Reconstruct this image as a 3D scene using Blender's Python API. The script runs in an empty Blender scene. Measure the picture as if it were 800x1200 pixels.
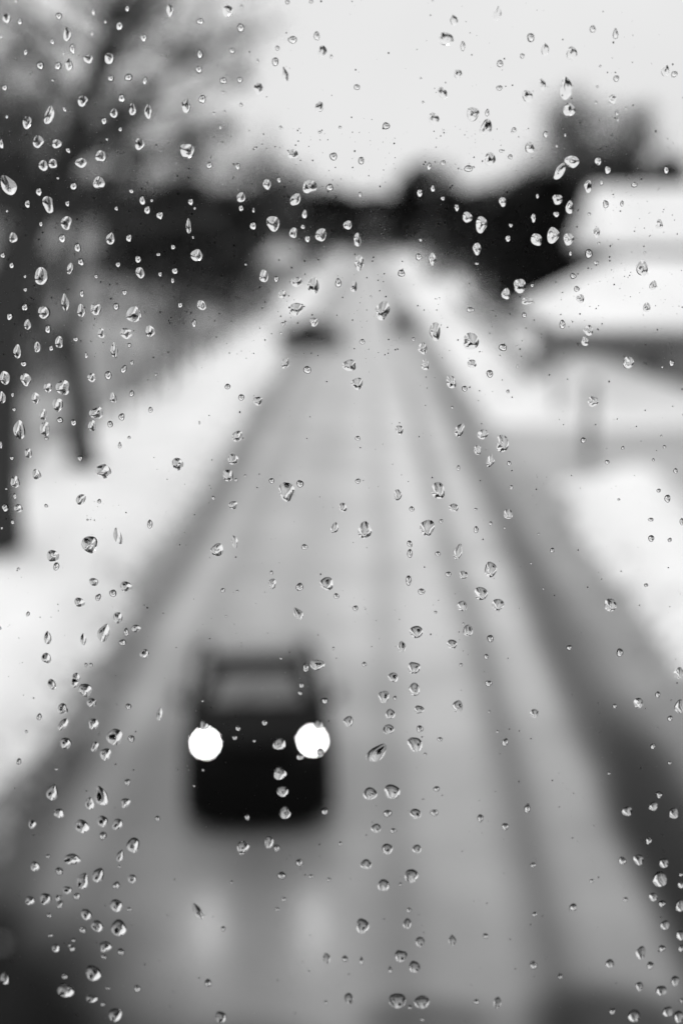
import bpy, bmesh, math, random
from mathutils import Vector, Matrix, noise

# ------------------------------------------------------------------ camera, sky, sun, exposure
S = bpy.context.scene
COL = S.collection
H = 8.0                                   # eye height above the road
F = 50.0 / 36.0 * 1200.0
PITCH = math.atan(330 / F)
YAW = math.atan(30 * math.cos(PITCH) / F)
cd = bpy.data.cameras.new('camera')
cam = bpy.data.objects.new('camera', cd)
COL.objects.link(cam)
cam.location = (0, 0, H)
cam.rotation_euler = (math.pi / 2 - PITCH, 0, YAW)
cd.sensor_fit = 'VERTICAL'
cd.sensor_height = 36
cd.lens = 50
cd.clip_start = 0.02
cd.clip_end = 6000
cd.dof.use_dof = True
cd.dof.focus_distance = 0.452
cd.dof.aperture_fstop = 5.0
cd.dof.aperture_blades = 0
S.camera = cam

W = bpy.data.worlds.new('World')
S.world = W
W.use_nodes = True
nt = W.node_tree
nt.nodes.clear()
N = lambda t: nt.nodes.new(t)
L = nt.links.new
SUN_EL, SUN_ROT = math.radians(48), math.radians(-35)
sky = N('ShaderNodeTexSky')
sky.sky_type = 'NISHITA'
sky.sun_disc = False
sky.sun_elevation = SUN_EL
sky.sun_rotation = SUN_ROT
sky.dust_density = 4
bw = N('ShaderNodeRGBToBW')
L(sky.outputs[0], bw.inputs[0])
tc = N('ShaderNodeTexCoord')
sep = N('ShaderNodeSeparateXYZ')
L(tc.outputs['Generated'], sep.inputs[0])
deck = N('ShaderNodeMapRange')              # cloud deck: paler overhead, as an overcast sky is
deck.inputs[1].default_value = 0.0
deck.inputs[2].default_value = 1.0
deck.inputs[3].default_value = 8.35
deck.inputs[4].default_value = 11.5
L(sep.outputs[2], deck.inputs[0])
cl = N('ShaderNodeTexNoise')
cl.inputs['Scale'].default_value = 3.0
cl.inputs['Detail'].default_value = 4
L(tc.outputs['Generated'], cl.inputs['Vector'])
clr = N('ShaderNodeMapRange')
clr.inputs[1].default_value = 0.3
clr.inputs[2].default_value = 0.7
clr.inputs[3].default_value = 0.92
clr.inputs[4].default_value = 1.06
L(cl.outputs[0], clr.inputs[0])
mul = N('ShaderNodeMath'); mul.operation = 'MULTIPLY'
L(deck.outputs[0], mul.inputs[0]); L(clr.outputs[0], mul.inputs[1])
mx = N('ShaderNodeMix'); mx.data_type = 'FLOAT'
mx.inputs[0].default_value = 0.94           # how closed the cloud is
L(bw.outputs[0], mx.inputs[2]); L(mul.outputs[0], mx.inputs[3])
bg = N('ShaderNodeBackground')
bg.inputs[1].default_value = 0.1
L(mx.outputs[0], bg.inputs[0])
wo = N('ShaderNodeOutputWorld')
L(bg.outputs[0], wo.inputs[0])

sd = bpy.data.lights.new('sun', 'SUN')
sun = bpy.data.objects.new('sun', sd)
COL.objects.link(sun)
sd.energy = 0.7
sd.angle = math.radians(25)
sd.color = (1, 1, 1)                        # the photograph is black and white
# the direction the Sky Texture's sun stands in: rotation 0 is +Y, turning clockwise
sv = Vector((math.sin(SUN_ROT) * math.cos(SUN_EL), math.cos(SUN_ROT) * math.cos(SUN_EL), math.sin(SUN_EL)))
sun.rotation_euler = sv.to_track_quat('Z', 'Y').to_euler()
sun.location = (0, 0, 60)

S.view_settings.view_transform = 'Standard'
S.view_settings.look = 'None'
S.view_settings.exposure = 0.0
S.view_settings.gamma = 1.0
S.view_settings.use_curve_mapping = False
S.render.engine = 'CYCLES'
S.cycles.use_denoising = True
S.cycles.sample_clamp_indirect = 4
S.cycles.max_bounces = 10
S.cycles.transparent_max_bounces = 16
random.seed(11)
R = random.Random(5)

# ------------------------------------------------------------------ helpers
CP, SP, CY_, SY_ = math.cos(PITCH), math.sin(PITCH), math.cos(YAW), math.sin(YAW)
FWD = Vector((-SY_ * CP, CY_ * CP, -SP))
RGT = Vector((CY_, SY_, 0))
UPV = RGT.cross(FWD)


def at(x, y, Y):
    """the point of the place seen at pixel x, y of the photograph, Y metres down the road"""
    d = FWD * F + RGT * (x - 400) - UPV * (y - 600)
    return Vector((0, 0, H)) + d * (Y / d.y)


def mat(name, base, rough=0.7, noise_amt=0.0, scale=3.0, spec=0.5, bump=0.0, coat=0.0, metallic=0.0, coords='Object'):
    m = bpy.data.materials.new(name)
    m.use_nodes = True
    t = m.node_tree
    b = t.nodes['Principled BSDF']
    b.inputs['Base Color'].default_value = (base, base, base, 1)
    b.inputs['Roughness'].default_value = rough
    b.inputs['Specular IOR Level'].default_value = spec
    b.inputs['Coat Weight'].default_value = coat
    b.inputs['Metallic'].default_value = metallic
    if noise_amt or bump:
        c = t.nodes.new('ShaderNodeTexCoord')
        n = t.nodes.new('ShaderNodeTexNoise')
        n.inputs['Scale'].default_value = scale
        n.inputs['Detail'].default_value = 6
        t.links.new(c.outputs[coords], n.inputs['Vector'])
        if noise_amt:
            r = t.nodes.new('ShaderNodeMapRange')
            r.inputs[1].default_value = 0.3
            r.inputs[2].default_value = 0.7
            r.inputs[3].default_value = max(0.005, base * (1 - noise_amt))
            r.inputs[4].default_value = min(0.95, base * (1 + noise_amt))
            t.links.new(n.outputs[0], r.inputs[0])
            t.links.new(r.outputs[0], b.inputs['Base Color'])
        if bump:
            bp = t.nodes.new('ShaderNodeBump')
            bp.inputs['Strength'].default_value = bump
            bp.inputs['Distance'].default_value = 0.05
            t.links.new(n.outputs[0], bp.inputs['Height'])
            t.links.new(bp.outputs[0], b.inputs['Normal'])
    return m


M = {}
M['snow'] = mat('snow', 0.86, 0.85, 0.09, 0.45, 0.3, 0.25)
M['dirty_snow'] = mat('dirty_snow', 0.36, 0.7, 0.35, 0.8, 0.3, 0.4)
M['litter'] = mat('leaf_litter', 0.37, 0.9, 0.6, 0.25, 0.2, 0.5)
M['bark'] = mat('bark', 0.045, 0.9, 0.3, 6, 0.2, 0.6)
M['twig'] = mat('twig', 0.06, 0.9, 0.2, 3, 0.2)
M['needles'] = mat('needles', 0.014, 0.85, 0.4, 0.8, 0.2)
M['dark_wall'] = mat('dark_timber', 0.19, 0.8, 0.3, 2, 0.3, 0.2)
M['pale_wall'] = mat('pale_render', 0.40, 0.85, 0.1, 2, 0.3, 0.1)
M['fence'] = mat('weathered_timber', 0.28, 0.85, 0.3, 5, 0.3, 0.3)
M['glass_dark'] = mat('window_glass', 0.02, 0.06, 0, 1, 0.6)
M['paint'] = mat('dark_paint', 0.004, 0.6, 0.3, 4, 0.06)
M['plastic'] = mat('black_plastic', 0.004, 0.75, 0.2, 20, 0.06)
M['roof_slush'] = mat('roof_slush', 0.30, 0.6, 0.3, 2, 0.3, 0.3)
M['tyre'] = mat('tyre_rubber', 0.01, 0.85, 0.2, 20, 0.2)
M['rim'] = mat('wheel_alloy', 0.25, 0.35, 0.1, 10, 0.5, 0, 0, 0.8)
M['steel'] = mat('grey_steel', 0.14, 0.5, 0.2, 8, 0.5)
M['chrome'] = mat('chrome', 0.35, 0.25, 0.05, 8, 0.5, 0, 0, 0.9)
M['plate'] = mat('plate', 0.3, 0.5, 0.05, 8, 0.4)


def emit_mat(name, v):
    m = bpy.data.materials.new(name)
    m.use_nodes = True
    t = m.node_tree
    b = t.nodes['Principled BSDF']
    b.inputs['Base Color'].default_value = (0.8, 0.8, 0.8, 1)
    b.inputs['Emission Color'].default_value = (1, 1, 1, 1)
    b.inputs['Emission Strength'].default_value = v
    return m


M['lamp'] = emit_mat('lit_lamp', 65)


def water_mat():
    m = bpy.data.materials.new('rain_water')
    m.use_nodes = True
    t = m.node_tree
    t.nodes.clear()
    g = t.nodes.new('ShaderNodeBsdfGlass')
    g.inputs['IOR'].default_value = 1.333
    g.inputs['Roughness'].default_value = 0.0
    g.inputs['Color'].default_value = (1, 1, 1, 1)
    o = t.nodes.new('ShaderNodeOutputMaterial')
    t.links.new(g.outputs[0], o.inputs[0])
    return m


def pane_mat():
    m = bpy.data.materials.new('clear_pane')
    m.use_nodes = True
    t = m.node_tree
    t.nodes.clear()
    g = t.nodes.new('ShaderNodeBsdfTransparent')
    g.inputs['Color'].default_value = (0.985, 0.985, 0.985, 1)
    o = t.nodes.new('ShaderNodeOutputMaterial')
    t.links.new(g.outputs[0], o.inputs[0])
    return m


M['water'] = water_mat()
M['pane'] = pane_mat()


def road_mat():
    """wet slush-covered asphalt: wheel tracks run along Y at fixed X, broken up by noise"""
    m = bpy.data.materials.new('wet_slush_road')
    m.use_nodes = True
    t = m.node_tree
    n_, l_ = t.nodes.new, t.links.new
    b = t.nodes['Principled BSDF']
    c = n_('ShaderNodeTexCoord')
    s = n_('ShaderNodeSeparateXYZ')
    l_(c.outputs['Object'], s.inputs[0])
    mp = n_('ShaderNodeMapping')
    mp.inputs['Scale'].default_value = (1.0, 0.12, 1)
    l_(c.outputs['Object'], mp.inputs[0])
    nz = n_('ShaderNodeTexNoise')
    nz.inputs['Scale'].default_value = 0.5
    nz.inputs['Detail'].default_value = 5
    l_(mp.outputs[0], nz.inputs['Vector'])
    wob = n_('ShaderNodeMath'); wob.operation = 'MULTIPLY_ADD'       # x + (noise - .5) * .8
    l_(nz.outputs[0], wob.inputs[0]); wob.inputs[1].default_value = 0.7
    l_(s.outputs[0], wob.inputs[2])
    ramp = n_('ShaderNodeValToRGB')
    mr = n_('ShaderNodeMapRange')
    mr.inputs[1].default_value = -6.0 + 0.35; mr.inputs[2].default_value = 6.0 + 0.35
    l_(wob.outputs[0], mr.inputs[0]); l_(mr.outputs[0], ramp.inputs[0])
    stops = ROAD_STOPS
    el = ramp.color_ramp.elements
    while len(el) < len(stops):
        el.new(0.5)
    for e, (x, v) in zip(el, stops):
        e.position = (x + 6) / 12
        e.color = (v, v, v, 1)
    # bare wet patches
    n2 = n_('ShaderNodeTexNoise')
    n2.inputs['Scale'].default_value = 0.35
    n2.inputs['Detail'].default_value = 4
    l_(c.outputs['Object'], n2.inputs['Vector'])
    r2 = n_('ShaderNodeMapRange')
    r2.inputs[1].default_value = 0.3; r2.inputs[2].default_value = 0.7
    r2.inputs[3].default_value = 0.76; r2.inputs[4].default_value = 1.22
    l_(n2.outputs[0], r2.inputs[0])
    # vignette darkening painted into the base colour, growing towards the camera
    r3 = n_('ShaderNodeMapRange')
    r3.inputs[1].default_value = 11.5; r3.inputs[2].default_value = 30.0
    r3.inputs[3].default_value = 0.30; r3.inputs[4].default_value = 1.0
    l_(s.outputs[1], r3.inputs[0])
    m1 = n_('ShaderNodeMath'); m1.operation = 'MULTIPLY'
    m2 = n_('ShaderNodeMath'); m2.operation = 'MULTIPLY'
    l_(ramp.outputs[0], m1.inputs[0]); l_(r2.outputs[0], m1.inputs[1])
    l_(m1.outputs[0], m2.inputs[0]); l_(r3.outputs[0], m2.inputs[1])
    # bare asphalt patches; the corner and nearest ones paint in vignette darkening
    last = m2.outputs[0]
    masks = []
    for (cx, cy, rx, ry, k) in BARE_AND_VIGNETTE:
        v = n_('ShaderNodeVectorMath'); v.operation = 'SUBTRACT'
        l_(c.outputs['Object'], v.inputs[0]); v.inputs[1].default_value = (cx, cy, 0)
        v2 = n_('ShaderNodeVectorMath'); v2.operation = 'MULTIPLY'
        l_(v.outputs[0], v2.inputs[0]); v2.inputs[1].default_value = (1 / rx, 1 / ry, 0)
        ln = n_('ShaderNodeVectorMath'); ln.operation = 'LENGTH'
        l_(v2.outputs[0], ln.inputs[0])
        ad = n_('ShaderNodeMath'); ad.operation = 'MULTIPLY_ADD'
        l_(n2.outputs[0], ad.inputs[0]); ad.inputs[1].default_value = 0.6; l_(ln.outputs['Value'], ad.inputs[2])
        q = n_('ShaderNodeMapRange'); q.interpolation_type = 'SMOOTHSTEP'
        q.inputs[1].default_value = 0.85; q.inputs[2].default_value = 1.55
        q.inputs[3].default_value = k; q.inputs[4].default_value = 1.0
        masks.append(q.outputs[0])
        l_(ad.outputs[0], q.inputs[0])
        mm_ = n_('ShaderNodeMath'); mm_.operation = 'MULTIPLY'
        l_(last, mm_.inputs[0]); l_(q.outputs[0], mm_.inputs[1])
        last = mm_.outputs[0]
    l_(last, b.inputs['Base Color'])
    sp_ = None                                  # bare asphalt and painted vignette patches also lose gloss
    for k_ in masks:
        if sp_ is None:
            a_ = n_('ShaderNodeMath'); a_.operation = 'MULTIPLY'; a_.inputs[0].default_value = 0.45
            l_(k_, a_.inputs[1])
        else:
            a_ = n_('ShaderNodeMath'); a_.operation = 'MULTIPLY'
            l_(sp_, a_.inputs[0]); l_(k_, a_.inputs[1])
        sp_ = a_.outputs[0]
    l_(sp_, b.inputs['Specular IOR Level'])
    b.inputs['Roughness'].default_value = 0.33
    b.inputs['Specular IOR Level'].default_value = 0.45
    n4 = n_('ShaderNodeTexNoise'); n4.inputs['Scale'].default_value = 9; n4.inputs['Detail'].default_value = 6
    l_(c.outputs['Object'], n4.inputs['Vector'])
    bp = n_('ShaderNodeBump'); bp.inputs['Strength'].default_value = 0.35; bp.inputs['Distance'].default_value = 0.03
    l_(n4.outputs[0], bp.inputs['Height']); l_(bp.outputs[0], b.inputs['Normal'])
    return m


BARE_AND_VIGNETTE = [(-4.9, 12.4, 2.9, 4.6, .05), (4.15, 17.0, .8, 6.0, .22), (4.0, 25, .8, 14.0, .55), (.6, 13.4, .8, .5, .45), (2.5, 13.1, 1.0, 1.1, .22), (-1.1, 13.0, .8, .5, .6), (-5.3, 20, .9, 4.0, .3),
        (0, 6.4, 9, 4.6, .2)]  # unseen nearest road, painted dark so that drop tops refract dark
ROAD_STOPS = [(-5.9, .70), (-5.1, .34), (-4.7, .10), (-4.25, .13), (-3.85, .46), (-3.3, .26), (-2.6, .38), (-2.1, .44), (-1.5, .36), (-.8, .44), (-.1, .55),
              (.42, .33), (.9, .57), (1.6, .57), (2.15, .13), (2.6, .52), (3.2, .50), (3.7, .07), (4.1, .08), (4.6, .30), (5.2, .24), (5.9, .36)]
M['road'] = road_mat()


def smooth(me):
    for p in me.polygons:
        p.use_smooth = True


def link(name, me, m=None, parent=None, kind=None):
    o = bpy.data.objects.new(name, me)
    COL.objects.link(o)
    if m is not None and me is not None and not me.materials:
        me.materials.append(m)
    if parent is not None:
        o.parent = parent
    if kind:
        o['kind'] = kind
    return o


def tag(o, label, cat, group=None):
    o['label'] = label
    o['category'] = cat
    if group:
        o['group'] = group
    return o


def empty(name, loc, label, cat, group=None, rz=0.0):
    o = bpy.data.objects.new(name, None)
    COL.objects.link(o)
    o.location = loc
    o.rotation_euler = (0, 0, rz)
    o.empty_display_size = 0.2
    return tag(o, label, cat, group)


def copy_tree(root, loc, rz=0.0, sc=1.0, label=None):
    def rec(o, par):
        c = o.copy()
        COL.objects.link(c)
        if par is not None:
            c.parent = par
        for ch in list(o.children):
            rec(ch, c)
        return c
    r = rec(root, None)
    r.location = loc
    r.rotation_euler = (0, 0, rz)
    r.scale = (sc, sc, sc) if not isinstance(sc, tuple) else sc
    if label:
        r['label'] = label
    return r


class MB:
    def __init__(s):
        s.v, s.f = [], []

    def quad_box(s, x0, x1, y0, y1, z0, z1):
        b = len(s.v)
        s.v += [(x0, y0, z0), (x1, y0, z0), (x1, y1, z0), (x0, y1, z0), (x0, y0, z1), (x1, y0, z1), (x1, y1, z1), (x0, y1, z1)]
        s.f += [(b, b + 3, b + 2, b + 1), (b + 4, b + 5, b + 6, b + 7), (b, b + 1, b + 5, b + 4), (b + 1, b + 2, b + 6, b + 5),
                (b + 2, b + 3, b + 7, b + 6), (b + 3, b, b + 4, b + 7)]
        return s

    def poly(s, pts):
        b = len(s.v)
        s.v += [tuple(p) for p in pts]
        s.f.append(tuple(range(b, b + len(pts))))
        return s

    def hexa(s, p):
        """a closed solid from 8 corners: four below, four above, both anticlockwise from above"""
        b = len(s.v)
        s.v += [tuple(q) for q in p]
        s.f += [(b, b + 3, b + 2, b + 1), (b + 4, b + 5, b + 6, b + 7), (b, b + 1, b + 5, b + 4), (b + 1, b + 2, b + 6, b + 5),
                (b + 2, b + 3, b + 7, b + 6), (b + 3, b, b + 4, b + 7)]
        return s

    def tube(s, pts, rad, n=6, cap=True):
        b0 = len(s.v)
        k = len(pts)
        pts = [Vector(p) for p in pts]
        for i, p in enumerate(pts):
            d = (pts[min(i + 1, k - 1)] - pts[max(i - 1, 0)])
            d = d.normalized() if d.length > 1e-9 else Vector((0, 0, 1))
            a = d.cross(Vector((0.3, 0.9, 0.2)))
            if a.length < 1e-3:
                a = d.cross(Vector((1, 0, 0)))
            a.normalize()
            c = d.cross(a)
            for j in range(n):
                t = 2 * math.pi * j / n
                q = p + (a * math.cos(t) + c * math.sin(t)) * rad[i]
                s.v.append((q.x, q.y, q.z))
        for i in range(k - 1):
            for j in range(n):
                s.f.append((b0 + i * n + j, b0 + i * n + (j + 1) % n, b0 + (i + 1) * n + (j + 1) % n, b0 + (i + 1) * n + j))
        if cap:
            s.f.append(tuple(b0 + j for j in range(n))[::-1])
            s.f.append(tuple(b0 + (k - 1) * n + j for j in range(n)))
        return s

    def mesh(s, name, bevel=0.0, sm=False, seg=2):
        me = bpy.data.meshes.new(name)
        me.from_pydata(s.v, [], s.f)
        me.update()
        if bevel:
            bm = bmesh.new()
            bm.from_mesh(me)
            bmesh.ops.recalc_face_normals(bm, faces=bm.faces)
            bmesh.ops.bevel(bm, geom=list(bm.edges), offset=bevel, segments=seg, affect='EDGES', profile=0.5)
            bm.to_mesh(me)
            bm.free()
        if sm:
            smooth(me)
        return me

    def build(s, name, m, parent=None, bevel=0.0, sm=False, kind=None, seg=2):
        return link(name, s.mesh(name, bevel, sm, seg), m, parent, kind)


def nz(x, y, z=0.0):
    return noise.noise(Vector((x, y, z)))


def sheet(name, xs, ys, fn, m, kind='structure'):
    v = [(x, y, fn(x, y)) for y in ys for x in xs]
    n = len(xs)
    f = [(j * n + i, j * n + i + 1, (j + 1) * n + i + 1, (j + 1) * n + i) for j in range(len(ys) - 1) for i in range(n - 1)]
    me = bpy.data.meshes.new(name)
    me.from_pydata(v, [], f)
    smooth(me)
    return link(name, me, m, None, kind)


ORDS = ('first second third fourth fifth sixth seventh eighth ninth tenth eleventh twelfth thirteenth fourteenth fifteenth sixteenth seventeenth '
        'eighteenth nineteenth twentieth twenty-first twenty-second twenty-third twenty-fourth twenty-fifth twenty-sixth').split()


def rng(a, b, n):
    return [a + (b - a) * i / (n - 1) for i in range(n)]


def geo(a, b, n):
    return [a * (b / a) ** (i / (n - 1)) for i in range(n)]


# ------------------------------------------------------------------ ground, road, snow
def ease(a, b, x):
    t = max(0.0, min(1.0, (x - a) / (b - a)))
    return t * t * (3 - 2 * t)


sheet('ground', rng(-2500, 2500, 40), rng(-1500, 4500, 40), lambda x, y: -0.22, M['snow'])
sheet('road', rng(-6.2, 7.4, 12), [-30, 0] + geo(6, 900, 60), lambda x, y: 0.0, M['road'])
M['side'] = mat('side_road_slush', 0.40, 0.5, 0.25, 0.35, 0.35, 0.3)
sheet('side_road', rng(5.2, 45, 30), rng(23, 59, 14),
      lambda x, y: 0.006 if (y > 46 or x > 8.6) else -0.1, M['side'])


def left_bank(x, y):
    e = -5.15 + 0.75 * nz(y * 0.16, 3.1) + 0.3 * nz(y * 0.7, 1.2)
    t = e - x
    gate = 1 - ease(92.5, 94.5, y) * (1 - ease(102, 104, y)) * (1 - ease(2.5, 4.5, t))
    z = -0.05 + gate * 0.75 * ease(0, 1.3, t) - 0.15 * ease(1.6, 3.4, t) + 0.35 * ease(4.2, 6.5, t)
    return z + (0.22 * nz(x * 0.6, y * 0.45) + 0.10 * nz(x * 1.7, y * 1.5)) * ease(0.1, 1.5, t)


sheet('snow_bank', rng(-11.6, -4.4, 26), geo(8, 460, 190), left_bank, M['snow'])


def right_near(x, y):
    e = 5.8 + 0.6 * nz(y * 0.2, 7.7) + 0.3 * nz(y * 0.8, 2.2)
    t = x - e
    far = 1 - ease(42.5, 47.0, y + 0.8 * nz(x * 0.6, 4.4))
    z = -0.06 + (0.75 * ease(0, 1.2, t) + 0.25 * ease(1.0, 2.0, t)) * (1 - ease(2.2, 3.7, t)) * far
    return z + (0.18 * nz(x * 0.7, y * 0.5) + 0.08 * nz(x * 1.9, y * 1.7)) * ease(0.1, 1.0, z)


sheet('snow_bank', rng(5.2, 10.6, 26), rng(9, 49, 70), right_near, M['snow'])


def right_far(x, y):
    e = 5.05 + 0.4 * nz(y * 0.12, 9.7)
    t = x - e
    near = ease(58.0, 62.5, y + 0.8 * nz(x * 0.5, 6.4))
    z = -0.05 + (0.6 * ease(0, 1.2, t) + 0.07 * max(0, x - 8.5) * (1 if x < 30 else 30 / x)) * near
    z += 2.3 * math.exp(-((x - 9.3) / (1.7 if x < 9.3 else 3.4)) ** 2 - ((y - 63.6) / 2.6) ** 2) * near
    return z + (0.16 * nz(x * 0.6, y * 0.4) + 0.06 * nz(x * 1.7, y * 1.3)) * ease(0.1, 0.8, z)


sheet('snow_bank', rng(4.4, 48, 70), [57, 58, 59, 60, 61, 62, 63] + geo(65, 420, 80), right_far, M['snow'])


def hillside(x, y):
    t = -9.7 - 0.5 * nz(y * 0.12, 8.8) - x
    z = -0.4 + 1.15 * ease(-0.4, 0.8, t) + 0.30 * max(0, t) * (1 - 0.35 * ease(12, 40, t))
    z *= ease(4, 16, y + 6)
    return min(z, 8.5 + 2 * nz(x * .05, y * .05)) + 0.45 * nz(x * 0.25, y * 0.2) * ease(0, 2, t)


sheet('hillside', rng(-75, -9.0, 66), geo(12, 420, 90), hillside, M['litter'])


# lumps of dirty snow thrown up along both edges of the road
r = random.Random(29)
lm_ = MB()


def lump(x, y, z, s):
    b = len(lm_.v)
    lm_.v += [(x + s * r.uniform(.7, 1.2) * math.cos(a), y + s * r.uniform(.7, 1.3) * math.sin(a), z - .03) for a in (0, 1.26, 2.5, 3.77, 5.0)]
    lm_.v += [(x + s * .6 * r.uniform(.6, 1.2) * math.cos(a + .4), y + s * .6 * r.uniform(.6, 1.2) * math.sin(a + .4), z + s * r.uniform(.4, .75)) for a in (0, 1.26, 2.5, 3.77, 5.0)]
    for k in range(5):
        lm_.f.append((b + k, b + (k + 1) % 5, b + 5 + (k + 1) % 5, b + 5 + k))
    lm_.f.append(tuple(b + 5 + k for k in range(5)))


for _ in range(2600):
    y = 13 * (110 / 13) ** r.random()
    if r.random() < .55:
        x = -5.15 + 0.75 * nz(y * 0.16, 3.1) + 0.3 * nz(y * 0.7, 1.2) + r.gauss(-.05, .3)
        if 92 < y < 104: continue
        z = max(0.0, left_bank(x, y)) if x < -4.5 else 0.0
    else:
        if 44 < y < 62: continue
        x = (5.8 + 0.6 * nz(y * 0.2, 7.7) + 0.3 * nz(y * 0.8, 2.2) if y < 50 else 5.05 + 0.4 * nz(y * 0.12, 9.7)) - r.gauss(0.2, .4)
        z = max(0.0, (right_near if y < 50 else right_far)(x, y)) if x > 5.2 or y > 50 else 0.0
    lump(x, y, z, 0.03 + 0.11 * r.random() ** 2)
o = lm_.build('snow_lumps', M['dirty_snow'], kind='stuff', sm=True)
o['label'] = 'dirty lumps of snow thrown up along both road edges'

# ------------------------------------------------------------------ trees
def grow(seed, height, spread, trunk_r, limbs, kids, lean=(0, 0), clear=0.3, twig_len=1.0, stem=None, up=0.5):
    """(limb mesh builder, twig mesh builder): a trunk that tapers and bends, limbs on it, branches on these, fine twigs on those"""
    r = random.Random(seed)
    wood, fine = MB(), MB()

    def wander(p, d, ln, n, jit, lift):
        pts = [Vector(p)]
        d = Vector(d).normalized()
        for _ in range(n):
            d = (d + Vector((r.uniform(-jit, jit), r.uniform(-jit, jit), r.uniform(-jit, jit) + lift))).normalized()
            pts.append(pts[-1] + d * ln / n)
        return pts

    if stem is None:
        stem = wander((0, 0, -0.3), (lean[0], lean[1], 1), height * 0.92, 9, 0.10, 0.05)
    n = len(stem)
    wood.tube(stem, [trunk_r * (1.25 if i == 0 else 1) * (1 - 0.86 * i / (n - 1)) for i in range(n)], 10)
    frame = []

    def off(pts, count, lo, hi, fn):
        for _ in range(count):
            u = r.uniform(lo, hi) * (len(pts) - 1)
            i = min(int(u), len(pts) - 2)
            p = pts[i].lerp(pts[i + 1], u - i)
            fn(p, (pts[i + 1] - pts[i]).normalized(), u / (len(pts) - 1))

    def side_dir(d, ang):
        a = d.cross(Vector((r.uniform(-1, 1), r.uniform(-1, 1), r.uniform(-1, 1))))
        a.normalize()
        return d * math.cos(ang) + a * math.sin(ang)

    def limb(p, d, u):
        ln = spread * (1.15 - 0.65 * u) * r.uniform(0.7, 1.1)
        a = r.uniform(0, 2 * math.pi)
        pts = wander(p, Vector((math.cos(a), math.sin(a), up + 0.5 * u)), ln, 6, 0.2, 0.05)
        rr = trunk_r * (0.42 - 0.25 * u)
        wood.tube(pts, [rr * (1 - 0.85 * i / 6) for i in range(7)], 6)
        off(pts, kids[0], 0.2, 1.0, lambda q, e, w: branch(q, e, ln * (0.55 - 0.25 * w), rr * 0.45))

    def branch(p, d, ln, rr):
        pts = wander(p, side_dir(d, r.uniform(0.4, 1.0)), ln, 4, 0.2, 0.06)
        fine.tube(pts, [max(0.012, rr * (1 - 0.8 * i / 4)) for i in range(5)], 4, False)
        off(pts, kids[1], 0.15, 1.0, lambda q, e, w: twig(q, e, twig_len * r.uniform(0.5, 1.1)))

    def twig(p, d, ln):
        pts = wander(p, side_dir(d, r.uniform(0.4, 1.0)), ln, 2, 0.2, 0.05)
        fine.tube(pts, [0.014, 0.011, 0.006], 3, False)
        off(pts, kids[2], 0.1, 1.0, lambda q, e, w: fine.tube([q, q + side_dir(e, r.uniform(0.5, 1.0)) * ln * 0.5], [0.009, 0.005], 3, False))

    off(stem, limbs, clear, 0.98, limb)
    return wood, fine


def make_tree(seed, label, *a, group=None, **k):
    w, f = grow(seed, *a, **k)
    t = empty('bare_tree', (0, 0, 0), label, 'tree', group)
    w.build('trunk', M['bark'], t, sm=True)
    o = f.build('crown', M['twig'], t, kind='stuff')
    return t


def conifer(seed, h, r0, n):
    """a dark evergreen: a tapered trunk and drooping needle sprays spread through a ragged cone"""
    r = random.Random(seed)
    tr, cr = MB(), MB()
    tr.tube([(0, 0, -0.4), (0.05, 0, h * 0.5), (0, 0.04, h * 0.97)], [h * 0.022, h * 0.014, 0.02], 8)
    for i in range(n):
        u = r.random() ** 0.75
        z = h * (0.06 + 0.93 * u)
        rad = r0 * (1 - u) ** 0.8 * (0.78 + 0.35 * nz(z * 0.9, seed)) + 0.12
        a = r.uniform(0, 2 * math.pi)
        q = rad * (1 - r.random() ** 2 * 0.7)
        p = Vector((math.cos(a) * q, math.sin(a) * q, z))
        out = Vector((math.cos(a), math.sin(a), r.uniform(-0.7, 0.15)))
        ln, wd = r.uniform(0.5, 1.1) * (0.5 + 0.08 * h), r.uniform(0.16, 0.34) * (0.5 + 0.06 * h)
        s = Vector((-math.sin(a), math.cos(a), r.uniform(-0.3, 0.3))) * wd
        e = p + out * ln
        cr.poly([p - s * 0.4, p + out * ln * 0.5 - s, e, p + out * ln * 0.5 + s, p + s * 0.4])
    return tr, cr


def make_conifer(seed, label, h, r0, n, group=None):
    a, b = conifer(seed, h, r0, n)
    t = empty('evergreen_tree', (0, 0, 0), label, 'tree', group)
    a.build('trunk', M['bark'], t, sm=True)
    b.build('crown', M['needles'], t, kind='stuff')
    return t


def rest(t, X, Y, z=None):
    t.location = (X, Y, z if z is not None else (hillside(X, Y) if X < -9.7 else left_bank(X, Y) if X < -4.9 else right_far(X, Y)))
    return t


# the big tree at the left edge: its trunk follows the photograph's (leaning right, then splitting at the fork)
TY = 33.0
stem = [at(-12, 668, TY), at(-8, 560, TY), at(-2, 430, TY), at(6, 340, TY - .2), at(28, 280, TY - .3), at(58, 236, TY - .4),
        at(72, 190, TY - .3), at(100, 120, TY), at(122, 50, TY + .3), at(140, -40, TY + .6)]
org = Vector((stem[0].x, stem[0].y, 0.3))
w, f = grow(21, 14, 6.0, 0.72, 15, (6, 7, 2), stem=[p - org for p in stem], clear=0.42, twig_len=1.3, up=0.25)


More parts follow.
